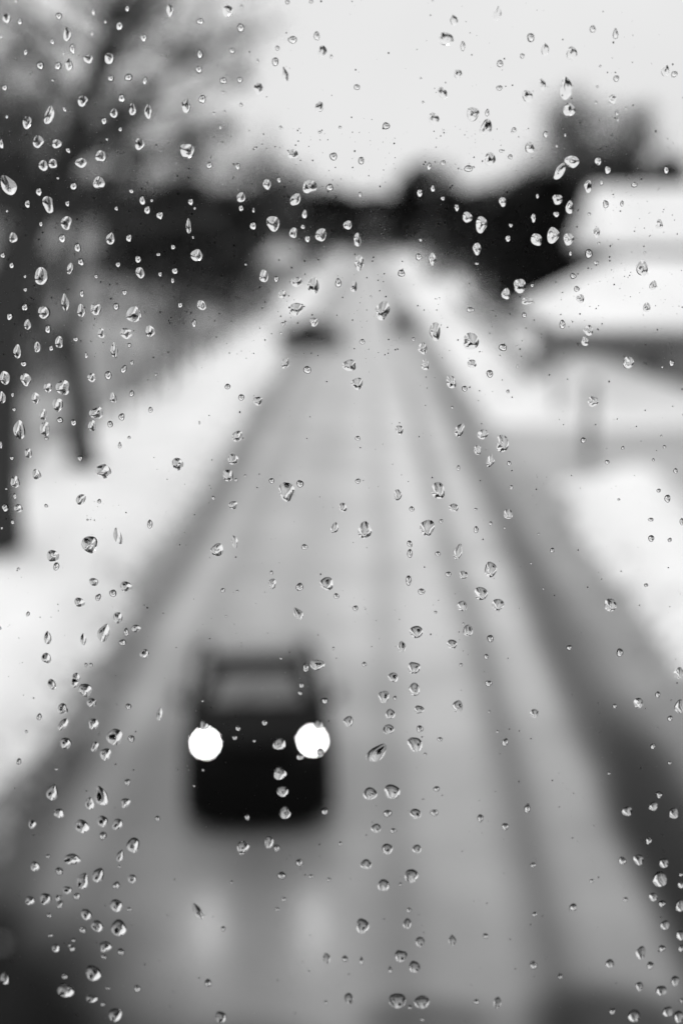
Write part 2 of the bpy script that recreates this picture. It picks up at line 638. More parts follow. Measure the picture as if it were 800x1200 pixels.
def extra_limb(pix, r0, seed):
    pts = [at(x, y, Y) - org for x, y, Y in pix]
    n = len(pts)
    w.tube(pts, [r0 * (1 - 0.75 * i / (n - 1)) for i in range(n)], 7)
    r = random.Random(seed)
    for _ in range(16):
        u = r.uniform(0.15, 1) * (n - 1)
        i = min(int(u), n - 2)
        p = pts[i].lerp(pts[i + 1], u - i)
        d = Vector((r.uniform(-1, 1), r.uniform(-1, 1), r.uniform(-0.2, 1)))
        q = p + d.normalized() * r.uniform(0.8, 2.2)
        f.tube([p, p.lerp(q, .5) + Vector((0, 0, .1)), q], [0.04, 0.028, 0.012], 4, False)
        for _ in range(9):
            a = p.lerp(q, r.uniform(0.2, 1))
            e = Vector((r.uniform(-1, 1), r.uniform(-1, 1), r.uniform(-0.6, 1))).normalized() * r.uniform(0.4, 1.1)
            f.tube([a, a + e], [0.014, 0.006], 3, False)


extra_limb([(56, 240, 32.6), (95, 250, 32.4), (140, 256, 32.2), (200, 262, 32), (262, 250, 31.8)], 0.2, 4)
extra_limb([(60, 235, 32.6), (30, 190, 32.5), (5, 150, 32.3), (-20, 100, 32)], 0.17, 5)
extra_limb([(72, 190, 32.7), (115, 150, 32.9), (165, 110, 33.1), (235, 60, 33.3), (320, 30, 33.6)], 0.16, 6)
extra_limb([(80, 165, 32.8), (150, 140, 32.3), (215, 120, 32), (300, 95, 31.6)], 0.11, 7)
extra_limb([(40, 265, 32.7), (20, 235, 32.4), (-5, 215, 32)], 0.14, 8)
t = empty('bare_tree', org, 'large bare tree whose thick trunk leans right along the left edge and forks', 'tree')
w.build('trunk', M['bark'], t, sm=True)
f.build('crown', M['twig'], t, kind='stuff')

# the straight trunk beside it, on the edge of the snow bank
p = at(99, 560, 45)
t = make_tree(31, 'tall bare tree with a straight dark trunk rising from the snow bank edge', 12.5, 4.0, 0.44, 8, (5, 5, 2),
              clear=0.42, twig_len=1.1, lean=(0.06, 0))
t.location = (p.x, p.y, left_bank(p.x, p.y))

# bare trees up the wooded slope
wood_protos = [make_tree(41 + i, 'bare tree on the wooded slope', h, s, 0.17 + .02 * i, 9, (5, 6, 2), group='bare trees on the wooded slope', clear=0.3, twig_len=1.2)
               for i, (h, s) in enumerate(((13, 4.2), (11, 3.8), (15, 4.6)))]
slope_spots = []
rr = random.Random(77)
for i in range(14):
    Y = 54 + i * 6.5 + rr.uniform(-2, 2)
    X = -12.2 - rr.random() ** 1.3 * (Y * 0.27 - 10 if Y > 70 else 6)
    slope_spots.append((X, Y))
slope_spots.sort(key=lambda p: p[1])
for i, (X, Y) in enumerate(slope_spots):
    if i < 3:
        t = wood_protos[i]
        t.location = (X, Y, hillside(X, Y) - .1)
    else:
        t = copy_tree(wood_protos[i % 3], (X, Y, hillside(X, Y) - .1), rr.uniform(0, 6.3), rr.uniform(0.8, 1.15))
    t['label'] = 'nearest bare tree on the wooded slope' if i == 0 else f'bare tree on the wooded slope, {ORDS[i]} nearest of those there'

# brush on the slope
r = random.Random(3)
bw_, bf_ = grow(61, 2.4, 1.5, 0.06, 16, (5, 5, 2), clear=0.05, twig_len=0.6)
b0 = empty('bare_bush', (0, 0, 0), 'bare bush on the wooded slope', 'bush', 'bare bushes on the wooded slope')
bw_.build('stem', M['bark'], b0)
bf_.build('twigs', M['twig'], b0, kind='stuff')
for i, Y in enumerate(sorted(r.uniform(42, 120) for _ in range(9))):
    X = -11.3 - r.random() * max(1.5, Y * 0.24 - 10)
    loc = (X, Y, hillside(X, Y) - .1)
    if i == 0:
        b0.location = loc
        t = b0
    else:
        t = copy_tree(b0, loc, r.uniform(0, 6.3), r.uniform(0.7, 1.4))
    t['label'] = 'nearest bare bush on the wooded slope' if i == 0 else f'bare bush on the wooded slope, {ORDS[i]} nearest of the bushes'

# young trees along the post fence
for i, Y in enumerate((56, 62, 67, 74, 82, 91, 101, 112)):
    X = -9.9 + 0.9 * nz(Y * 0.7, 6.6) + Y * 0.006
    t = copy_tree(wood_protos[i % 3], (X, Y, left_bank(X, Y) - .1), rr.uniform(0, 6.3), (0.62, 0.62, rr.uniform(0.42, 0.6)),
                  'nearest young bare tree by the post fence' if i == 0 else f'young bare tree by the post fence, {ORDS[i]} nearest of its row')
    t['group'] = 'young trees along the post fence'

# dark evergreens at the end of the slope
ev = []
for i, (px_, Y, top, r0, lab) in enumerate((
        (140, 122, 236, 2.8, 'low dark evergreen at the left of the evergreen clump by the road'),
        (182, 126, 218, 3.8, 'dark evergreen standing second from the left in the clump'),
        (228, 130, 206, 4.2, 'tallest dark evergreen, in the middle of the clump beside the road'),
        (268, 126, 220, 3.6, 'dark evergreen at the roadside end of the evergreen clump'),
        (205, 140, 205, 4.4, 'dark evergreen half hidden behind the middle of the clump'))):
    q = at(px_, top, Y)
    z0 = hillside(q.x, Y) if q.x < -9.7 else left_bank(q.x, Y)
    c = make_conifer(100 + i, lab, q.z - z0, r0, 2000, 'evergreens at the end of the slope')
    c.location = (q.x, Y, z0 - .1)

# grey bare trees above them
for i, (px_, Y, top) in enumerate(((210, 185, 150), (265, 180, 138), (318, 190, 162), (160, 180, 172))):
    q = at(px_, top, Y)
    z0 = hillside(q.x, Y) if q.x < -9.7 else left_bank(q.x, Y)
    t = make_tree(140 + i, ('grey bare tree rising behind the tallest evergreen', 'tallest grey bare tree behind the evergreen clump',
                            'grey bare tree nearest the road beyond the evergreens', 'grey bare tree behind the low left evergreen')[i],
                  q.z - z0, 6.0, 0.34, 16, (7, 8, 3), clear=0.3, twig_len=2.2)
    t.location = (q.x, Y, z0)

# the tree line at the end of the road
far_protos = [make_conifer(200, 'dark tree in the far tree line', 16, 4.2, 900, 'trees in the far tree line'),
              make_conifer(201, 'dark tree in the far tree line', 14, 5.0, 900, 'trees in the far tree line'),
              make_tree(202, 'dark tree in the far tree line', 16, 5.0, 0.35, 18, (8, 8, 3), group='trees in the far tree line', clear=0.15, twig_len=2.2)]
SIZE = (16.0, 14.0, 16.0)
far_line = [(300, 212), (322, 205), (345, 200), (366, 216), (385, 214), (402, 218), (418, 228), (436, 236), (452, 228), (470, 206), (484, 192),
            (497, 188), (510, 194), (524, 212), (540, 222), (556, 234), (572, 232), (588, 212), (604, 205), (620, 196)]
used = [False] * 3
for i, (x, top) in enumerate(far_line):
    Y = 470 + (i * 37) % 40 if 372 < x < 500 else 215 + (i * 37) % 60
    q = at(x, top, Y)
    k = (0, 1, 2, 1, 0)[i % 5]
    sc = q.z / SIZE[k]
    rz = rr.uniform(0, 6.3)
    if used[k]:
        t = copy_tree(far_protos[k], (q.x, Y, 0), rz, sc)
    else:
        t = far_protos[k]
        t.location = (q.x, Y, 0); t.scale = (sc,) * 3; t.rotation_euler.z = rz
        used[k] = True
    t['label'] = 'leftmost tree of the dark far tree line' if i == 0 else f'tree of the dark far tree line, {ORDS[i]} from the left'

# the wood behind them reads as one mass
r = random.Random(9)
fw = MB()
for i in range(9000):
    x = r.uniform(-240, 260)
    top = 21 + 5.5 * nz(x * 0.03, 2.2) + 2.0 * nz(x * 0.13, 5.1)
    y = 560 + r.uniform(0, 40)
    z = top * (1 - r.random() ** 1.8)
    s = r.uniform(0.9, 2.2)
    a, b = r.uniform(0, 6.3), r.uniform(-0.6, 0.6)
    u = Vector((math.cos(a), math.sin(a), b)) * s
    v = Vector((r.uniform(-.4, .4), r.uniform(-.4, .4), 1)) * s
    c = Vector((x, y, z + .3))
    fw.poly([c - u, c - v * .8, c + u * .9, c + v])
fw.build('far_wood', M['needles'], kind='stuff')

# trees on the right, behind the houses
right_trees = [
    ('evergreen', 612, 118, 216, 3.4, 'dark evergreen nearest the road on the right, before the tall bare trees'),
    ('evergreen', 645, 112, 196, 3.8, 'broad dark evergreen left of the upper snowy roof'),
    ('evergreen', 672, 120, 196, 3.4, 'dark evergreen touching the left end of the upper snowy roof'),
    ('evergreen', 585, 140, 232, 3.2, 'small dark evergreen at the far end of the right bank'),
    ('evergreen', 735, 128, 176, 4.6, 'dark evergreen behind the left part of the upper snowy roof'),
    ('evergreen', 785, 132, 178, 4.6, 'dark evergreen behind the right part of the upper snowy roof'),
    ('evergreen', 700, 135, 186, 4.6, 'dark evergreen under the tallest bare crown on the right'),
    ('bare', 668, 116, 128, 5.4, 'tall grey bare tree standing over the dark evergreens'),
    ('bare', 704, 122, 108, 6.0, 'tallest grey bare tree above the upper snowy roof'),
    ('bare', 636, 124, 165, 4.4, 'lower grey bare tree at the left of the tall crowns'),
    ('bare', 684, 126, 116, 6.5, 'broad grey bare tree between the two tallest crowns on the right'),
    ('bare', 728, 126, 134, 5.6, 'grey bare tree right of the tallest crown, over the upper roof'),
    ('bare', 748, 130, 160, 4.6, 'grey bare tree behind the right part of the upper roof')]
for i, (k, x, Y, top, r0, lab) in enumerate(right_trees):
    q = at(x, top, Y)
    z0 = right_far(q.x, Y)
    if k == 'bare':
        t = make_tree(300 + i, lab, q.z - z0, r0, 0.28, 16, (7, 8, 3), clear=0.42, twig_len=1.7, up=0.45)
    else:
        t = make_conifer(300 + i, lab, q.z - z0, r0, 1500)
    t.location = (q.x, Y, z0 - .1)

# ------------------------------------------------------------------ houses
def hip_house(name, label, x0, x1, y0, y1, z0, ze, zr, ridge_in, wall_m, over=0.6, windows=()):
    t = empty(name, ((x0 + x1) / 2, (y0 + y1) / 2, z0), label, 'house')
    ox, oy, oz = t.location

    def P(x, y, z):
        return (x - ox, y - oy, z - oz)
    wl = MB()
    wl.hexa([P(x0, y0, z0 - .6), P(x1, y0, z0 - .6), P(x1, y1, z0 - .6), P(x0, y1, z0 - .6),
             P(x0, y0, ze), P(x1, y0, ze), P(x1, y1, ze), P(x0, y1, ze)])
    wo_ = wl.build('wall', wall_m, t)
    X0, X1, Y0, Y1, ym = x0 - over, x1 + over, y0 - over, y1 + over, (y0 + y1) / 2
    rf = MB()
    e = 0.22
    a = [P(X0, Y0, ze + .01), P(X1, Y0, ze + .01), P(X1, Y1, ze + .01), P(X0, Y1, ze + .01)]
    b = [P(X0, Y0, ze + e), P(X1, Y0, ze + e), P(X1, Y1, ze + e), P(X0, Y1, ze + e)]
    r1, r2 = P(X0 + ridge_in, ym, zr), P(X1 - ridge_in, ym, zr)
    rf.v = a + b + [r1, r2]
    rf.f = [(0, 3, 2, 1), (0, 1, 5, 4), (1, 2, 6, 5), (2, 3, 7, 6), (3, 0, 4, 7), (4, 5, 9, 8), (5, 6, 9), (6, 7, 8, 9), (7, 4, 8)]
    ro = rf.build('roof', M['dark_wall'], t)
    sn = MB()                                    # the snow lying on the roof
    k = 0.26
    i_ = 0.12
    a = [P(X0 + i_, Y0 + i_, ze + e + .012), P(X1 - i_, Y0 + i_, ze + e + .012), P(X1 - i_, Y1 - i_, ze + e + .012), P(X0 + i_, Y1 - i_, ze + e + .012)]
    b = [P(X0, Y0, ze + e + k), P(X1, Y0, ze + e + k), P(X1, Y1, ze + e + k), P(X0, Y1, ze + e + k)]
    sn.v = a + b + [P(X0 + ridge_in, ym, zr + k), P(X1 - ridge_in, ym, zr + k)]
    sn.f = list(rf.f)
    sn.build('snow_cover', M['snow'], ro)
    for (wx, wz, ww, wh) in windows:
        f_ = MB().quad_box(wx - ww / 2 - .08 - ox, wx + ww / 2 + .08 - ox, y0 - .06 - oy, y0 + .02 - oy, wz - wh / 2 - .08 - oz, wz + wh / 2 + .08 - oz)
        fo = f_.build('window', M['pale_wall'], t)
        MB().quad_box(wx - ww / 2 - ox, wx + ww / 2 - ox, y0 - .075 - oy, y0 - .03 - oy, wz - wh / 2 - oz, wz + wh / 2 - oz).build('pane', M['glass_dark'], fo)
        MB().quad_box(wx - ww / 2 - .14 - ox, wx + ww / 2 + .14 - ox, y0 - .14 - oy, y0 - .062 - oy, wz - wh / 2 - .16 - oz, wz - wh / 2 - .082 - oz).build('sill', M['pale_wall'], fo)
    return t


hip_house('house', 'low house with a broad snow covered hip roof and dark wall beside the side road', 9.2, 26, 63, 79, 1.2, 3.45, 6.5, 4.0,
          M['dark_wall'], 0.9, [(12.6, 2.3, 1.2, .9), (16.2, 2.3, 1.2, .9), (20, 2.3, 1.2, .9)])
hip_house('house', 'upper house with a snow covered roof standing behind the low house', 14.6, 34, 87, 99, 2.0, 6.7, 10.5, 0.3,
          M['dark_wall'], 0.7, [(17.5, 5.4, 1.1, 1.0), (21, 5.4, 1.1, 1.0), (25, 5.4, 1.1, 1.0)])
q = at(325, 290, 185)
gh = empty('house', (q.x, 185, 0), 'small pale house far down the road beyond the evergreens', 'house')
MB().quad_box(-2.6, 2.6, 0, 7, -.5, 4.2).build('wall', M['pale_wall'], gh)
rf = MB()
rf.v = [(-3, -.4, 4.21), (3, -.4, 4.21), (3, 7.4, 4.21), (-3, 7.4, 4.21), (0, -.4, 6.6), (0, 7.4, 6.6)]
rf.f = [(0, 3, 2, 1), (0, 1, 4), (2, 3, 5), (1, 2, 5, 4), (3, 0, 4, 5)]
rf.build('roof', M['snow'], gh)
for sx in (-1.2, 1.2):
    wn = MB().quad_box(sx - .5, sx + .5, -.07, .02, 1.6, 2.9).build('window', M['pale_wall'], gh)
    MB().quad_box(sx - .42, sx + .42, -.085, -.03, 1.68, 2.82).build('pane', M['glass_dark'], wn)

# ------------------------------------------------------------------ fences, post
def fence(name, label, pts, hgt, zf, gap, boards, post_w):
    t = empty(name, (pts[0][0], pts[0][1], 0), label, 'fence')
    ox, oy = pts[0]
    post_me = MB().quad_box(-post_w / 2, post_w / 2, -post_w / 2, post_w / 2, -.4, hgt).mesh('post', 0.01)
    post_me.materials.append(M['fence'])
    (ax, ay), (bx, by) = pts
    ln = math.hypot(bx - ax, by - ay)
    n = int(ln / gap)
    ang = math.atan2(by - ay, bx - ax)
    for i in range(n + 1):
        u = i / n
        X, Y = ax + (bx - ax) * u, ay + (by - ay) * u
        o = link('post', post_me, None, t)
        o.location = (X - ox, Y - oy, zf(X, Y))
        o.rotation_euler = (0, 0, ang)
        if i == n:
            break
        X2, Y2 = ax + (bx - ax) * (i + 1) / n, ay + (by - ay) * (i + 1) / n
        z1, z2 = zf(X, Y), zf(X2, Y2)
        dx, dy = math.cos(ang), math.sin(ang)
        px_, py_ = -dy * 0.02, dx * 0.02
        for (b0_, b1_) in boards:
            sx, sy = (dx * post_w / 2, dy * post_w / 2)
            A, B = (X + sx - ox, Y + sy - oy), (X2 - sx - ox, Y2 - sy - oy)
            m_ = MB().hexa([(A[0] - px_, A[1] - py_, z1 + b0_), (B[0] - px_, B[1] - py_, z2 + b0_), (B[0] + px_, B[1] + py_, z2 + b0_), (A[0] + px_, A[1] + py_, z1 + b0_),
                            (A[0] - px_, A[1] - py_, z1 + b1_), (B[0] - px_, B[1] - py_, z2 + b1_), (B[0] + px_, B[1] + py_, z2 + b1_), (A[0] + px_, A[1] + py_, z1 + b1_)])
            m_.build('board', M['fence'], t)
    return t


fence('timber_fence', 'grey timber fence along the snowy bank on the right', ((8.1, 60.5), (9.3, 150)), 1.35, right_far, 2.8,
      ((.2, .5), (.75, 1.05)), 0.14)
fence('post_fence', 'dark post fence between the snow bank and the wooded slope', ((-10.4, 62), (-9.0, 150)), 1.3, left_bank, 2.9,
      ((.55, .72), (1.0, 1.17)), 0.2)

# the post on the corner of the side road
q = at(690, 522, 50)
gp = empty('marker_post', (q.x, 50, 0), 'dark square post standing on the corner of the side road', 'post')
MB().quad_box(-.16, .16, -.16, .16, -.3, 2.75).build('shaft', M['steel'], gp, 0.02)
MB().quad_box(-.21, .21, -.21, .21, 2.753, 2.86).build('cap', M['steel'], gp, 0.02)
MB().quad_box(-.17, .17, -.17, .17, 2.863, 2.97).build('snow_cap', M['snow'], gp, 0.04)
# ------------------------------------------------------------------ vehicles (front faces -Y)
def section_loft(st, n):
    """closed skin over rings of n points each, with end caps"""
    m = MB()
    for ring in st:
        m.v += ring
    for i in range(len(st) - 1):
        for j in range(n):
            m.f.append((i * n + j, i * n + (j + 1) % n, (i + 1) * n + (j + 1) % n, (i + 1) * n + j))
    m.f.append(tuple(range(n))[::-1])
    m.f.append(tuple((len(st) - 1) * n + j for j in range(n)))
    return m


def ring(y, hw, zb, zt, crown, tuck, sh):
    """one cross-section of the lower body: sill, tucked-in flank, shoulder, crowned top"""
    r_ = [(-hw + tuck, y, zb), (-hw + .02, y, zb + (zt - zb) * .3), (-hw, y, zb + (zt - zb) * .62), (-hw + .04, y, zt - sh), (-hw + .14, y, zt),
          (-hw * .45, y, zt + crown), (hw * .45, y, zt + crown)]
    return r_ + [(-x, y, z) for x, y, z in r_[:5][::-1]]


def make_car(name, label, cat, loc, rz, lights, wide, length, tall, hood, snow_roof=False):
    t = empty(name, loc, label, cat, None, rz)
    hw = wide / 2
    st = [ring(0.0, hw * .84, .46, hood - .16, .02, .03, .06), ring(.07, hw * .93, .34, hood - .10, .03, .04, .08), ring(.3, hw * .98, .28, hood - .04, .04, .05, .08),
          ring(.75, hw, .26, hood + .0, .05, .06, .1), ring(1.15, hw, .26, hood + .06, .04, .06, .1), ring(length * .5, hw, .26, hood + .08, .03, .06, .1),
          ring(length - .7, hw, .26, hood + .1, .03, .06, .1), ring(length - .15, hw * .97, .3, hood + .08, .02, .06, .1), ring(length, hw * .9, .42, hood, .02, .05, .1)]
    body = section_loft(st, 12).build('body', M['paint'], t, sm=True)
    zc, zr = hood + .07, tall
    cw, rw = hw * .86, hw * .65
    y0, y1, y2, y3 = 0.98, 1.72, length * .62, length * .82
    # pillars and roof: a cabin shell with the glass set into it
    def cab(y, w, z):
        return [(-w, y, z), (w, y, z)]
    shell = MB().hexa([(-cw, y0, zc), (cw, y0, zc), (cw, y3, zc), (-cw, y3, zc), (-rw, y1, zr - .06), (rw, y1, zr - .06), (rw, y2, zr - .06), (-rw, y2, zr - .06)])
    shell.build('cabin', M['paint'], t, 0.05)
    MB().hexa([(-rw - .03, y1 - .05, zr - .06), (rw + .03, y1 - .05, zr - .06), (rw + .03, y2 + .05, zr - .06), (-rw - .03, y2 + .05, zr - .06),
               (-rw + .09, y1 + .16, zr), (rw - .09, y1 + .16, zr), (rw - .09, y2 - .1, zr), (-rw + .09, y2 - .1, zr)]).build('roof', M['paint'], t, 0.02)

    def inset(a, b, c, d, k, lift):
        """a pane inside the quad a b c d (corners of the shell), shrunk by k and lifted off it"""
        a, b, c, d = map(Vector, (a, b, c, d))
        m = (a + b + c + d) / 4
        n = (b - a).cross(d - a).normalized()
        q = [m + (p - m) * k + n * lift for p in (a, b, c, d)]
        return MB().hexa([p - n * .03 for p in q] + q)
    ws = inset((-cw, y0, zc), (cw, y0, zc), (rw, y1, zr - .06), (-rw, y1, zr - .06), .74, .012).build('windshield', M['windshield'], t)
    for sx in (-.32, .3):
        MB().tube([(sx, y0 + .06, zc + .11), (sx + .28, y0 + .22, zc + .235), (sx + .46, y0 + .3, zc + .30)], [.014, .012, .01], 5).build('wiper', M['plastic'], t)
    inset((cw, y3, zc), (-cw, y3, zc), (-rw, y2, zr - .06), (rw, y2, zr - .06), .84, .012).build('rear_window', M['glass_dark'], t)
    for s in (-1, 1):
        for (ua, ub) in ((.10, .36), (.40, .66), (.70, .92)):
            lo = lambda u: Vector((s * cw, y0 + (y3 - y0) * u, zc))
            hi = lambda u: Vector((s * rw, y1 + (y2 - y1) * u, zr - .06))
            q = [lo(ua).lerp(hi(ua), .12), lo(ub).lerp(hi(ub), .12), lo(ub).lerp(hi(ub), .86), lo(ua).lerp(hi(ua), .86)]
            if s < 0:
                q = q[::-1]
            inset(*q, 1.0, .012).build('side_window', M['glass_dark'], t)
        mr = MB().hexa([(s * (hw + .02) - .1 * (s < 0), y0 + .2, zc + .0), (s * (hw + .02) + .1 * (s > 0) + .0, y0 + .2, zc), (s * (hw + .02) + .1 * (s > 0), y0 + .34, zc), (s * (hw + .02) - .1 * (s < 0), y0 + .34, zc),
                        (s * (hw + .02) - .13 * (s < 0), y0 + .18, zc + .2), (s * (hw + .02) + .13 * (s > 0), y0 + .18, zc + .2), (s * (hw + .02) + .13 * (s > 0), y0 + .34, zc + .2), (s * (hw + .02) - .13 * (s < 0), y0 + .34, zc + .2)])
        mo = mr.build('mirror', M['paint'], t, 0.02)
        MB().tube([(s * (hw - .12), y0 + .28, zc - .03), (s * (hw + .05), y0 + .27, zc + .03)], [.03, .025], 6).build('stalk', M['plastic'], mo)
        MB().tube([(s * (rw + .0), y1 + .2, zr + .0), (s * rw, y1 + .35, zr + .05), (s * rw, y2 - .3, zr + .05), (s * rw, y2 - .12, zr)], [.02] * 4, 6).build('roof_rail', M['plastic'], t)
        # headlight: housing and lamp
        hx, hz = s * (hw * .682), hood - .05
        ho = MB().hexa([(hx - .2, -.02, hz - .11), (hx + .2, -.02 + .06 * (s > 0), hz - .11), (hx + .2, .25, hz - .11), (hx - .2, .25, hz - .11),
                        (hx - .2, .02 + .06 * (s < 0), hz + .1), (hx + .2, .02 + .06 * (s > 0), hz + .1), (hx + .2, .25, hz + .1), (hx - .2, .25, hz + .1)]).build('headlight', M['plastic'], t, 0.015)
        lm = MB().tube([(hx, -.045, hz), (hx, -.03, hz), (hx, .02, hz)], [LAMP_R * .7, LAMP_R, LAMP_R], 18)
        lm.build('lamp', M['lamp'] if lights else M['chrome'], ho)
        if lights:                                  # the beam that the lit lamp throws on the road
            bd = bpy.data.lights.new('headlight_beam', 'SPOT')
            bd.energy = 26
            bd.spot_size = math.radians(75)
            bd.spot_blend = 0.8
            bd.shadow_soft_size = 0.05
            bo = bpy.data.objects.new('headlight_beam', bd)
            COL.objects.link(bo)
            bo.parent = t
            bo.location = (hx, -.12, hz)
            bo.rotation_euler = Vector((0, 1, .40)).to_track_quat('Z', 'Y').to_euler()
        fo = MB().tube([(s * hw * .66, .02, .5), (s * hw * .66, .12, .5)], [.07, .07], 14).build('fog_light', M['chrome'], t)
        tl = MB().quad_box(s * hw * .82 - .08, s * hw * .82 + .08, length - .1, length + .015, hood - .3, hood + .02).build('tail_light', M['plastic'], t, 0.015)
        for wy in (.82, length - .92):
            wx = s * (hw - .11)
            ty = MB()
            pr = [(-.11, .27), (-.11, .345), (-.06, .37), (.06, .37), (.11, .345), (.11, .27)]
            nseg = 24
            for k in range(nseg):
                a = 2 * math.pi * k / nseg
                ty.v += [(wx + px_, wy + math.cos(a) * r_, .37 + math.sin(a) * r_) for px_, r_ in pr]
            for k in range(nseg):
                for j in range(6):
                    ty.f.append((k * 6 + j, k * 6 + (j + 1) % 6, ((k + 1) % nseg) * 6 + (j + 1) % 6, ((k + 1) % nseg) * 6 + j))
            wo_ = link('wheel', None, None, t)
            ty.build('tyre', M['tyre'], wo_, sm=True)
            rm = MB().tube([(wx + s * .0, wy, .37), (wx + s * .085, wy, .37)], [.27, .265], 20)
            for k in range(5):
                a = 2 * math.pi * k / 5
                rm.tube([(wx + s * .095, wy, .37), (wx + s * .1, wy + math.cos(a) * .25, .37 + math.sin(a) * .25)], [.045, .03], 5)
            rm.build('rim', M['rim'], wo_)
    # grille with bars, bumper, plate
    gr = MB().quad_box(-hw * .5, hw * .5, -.015, .05, hood - .3, hood - .12).build('grille', M['plastic'], t, 0.01)
    for k in range(3):
        MB().quad_box(-hw * .48, hw * .48, -.03, -.017, hood - .28 + k * .055, hood - .255 + k * .055).build('bar', M['paint'], gr)
    MB().hexa([(-hw * .68, -.04, .14), (hw * .68, -.04, .14), (hw * .8, .2, .14), (-hw * .8, .2, .14), (-hw * .88, -.07, .6), (hw * .88, -.07, .6), (hw * .92, .2, .62), (-hw * .92, .2, .62)]).build('bumper', M['plastic'], t, 0.03)
    MB().quad_box(-.26, .26, -.088, -.073, .42, .53).build('number_plate', M['plastic'], t)
    MB().quad_box(-hw * .8, hw * .8, .1, length - .2, .15, .25).build('underbody', M['plastic'], t)
    if snow_roof:
        MB().hexa([(-hw * .7, length - .62, hood + .125), (hw * .7, length - .62, hood + .125), (hw * .68, length - .1, hood + .09), (-hw * .68, length - .1, hood + .09),
                   (-hw * .62, length - .58, hood + .2), (hw * .62, length - .58, hood + .2), (hw * .6, length - .14, hood + .16), (-hw * .6, length - .14, hood + .16)]).build('snow_cover', M['roof_slush'], t, 0.02)
        MB().hexa([(-rw, y1 + .45, zr + .004), (rw, y1 + .45, zr + .004), (rw, y2, zr + .004), (-rw, y2, zr + .004),
                   (-rw + .1, y1 + .57, zr + .1), (rw - .1, y1 + .57, zr + .1), (rw - .1, y2 - .1, zr + .1), (-rw + .1, y2 - .1, zr + .1)]).build('snow_cover', M['roof_slush'] if snow_roof == 'dirty' else M['snow'], t, 0.03)
    return t


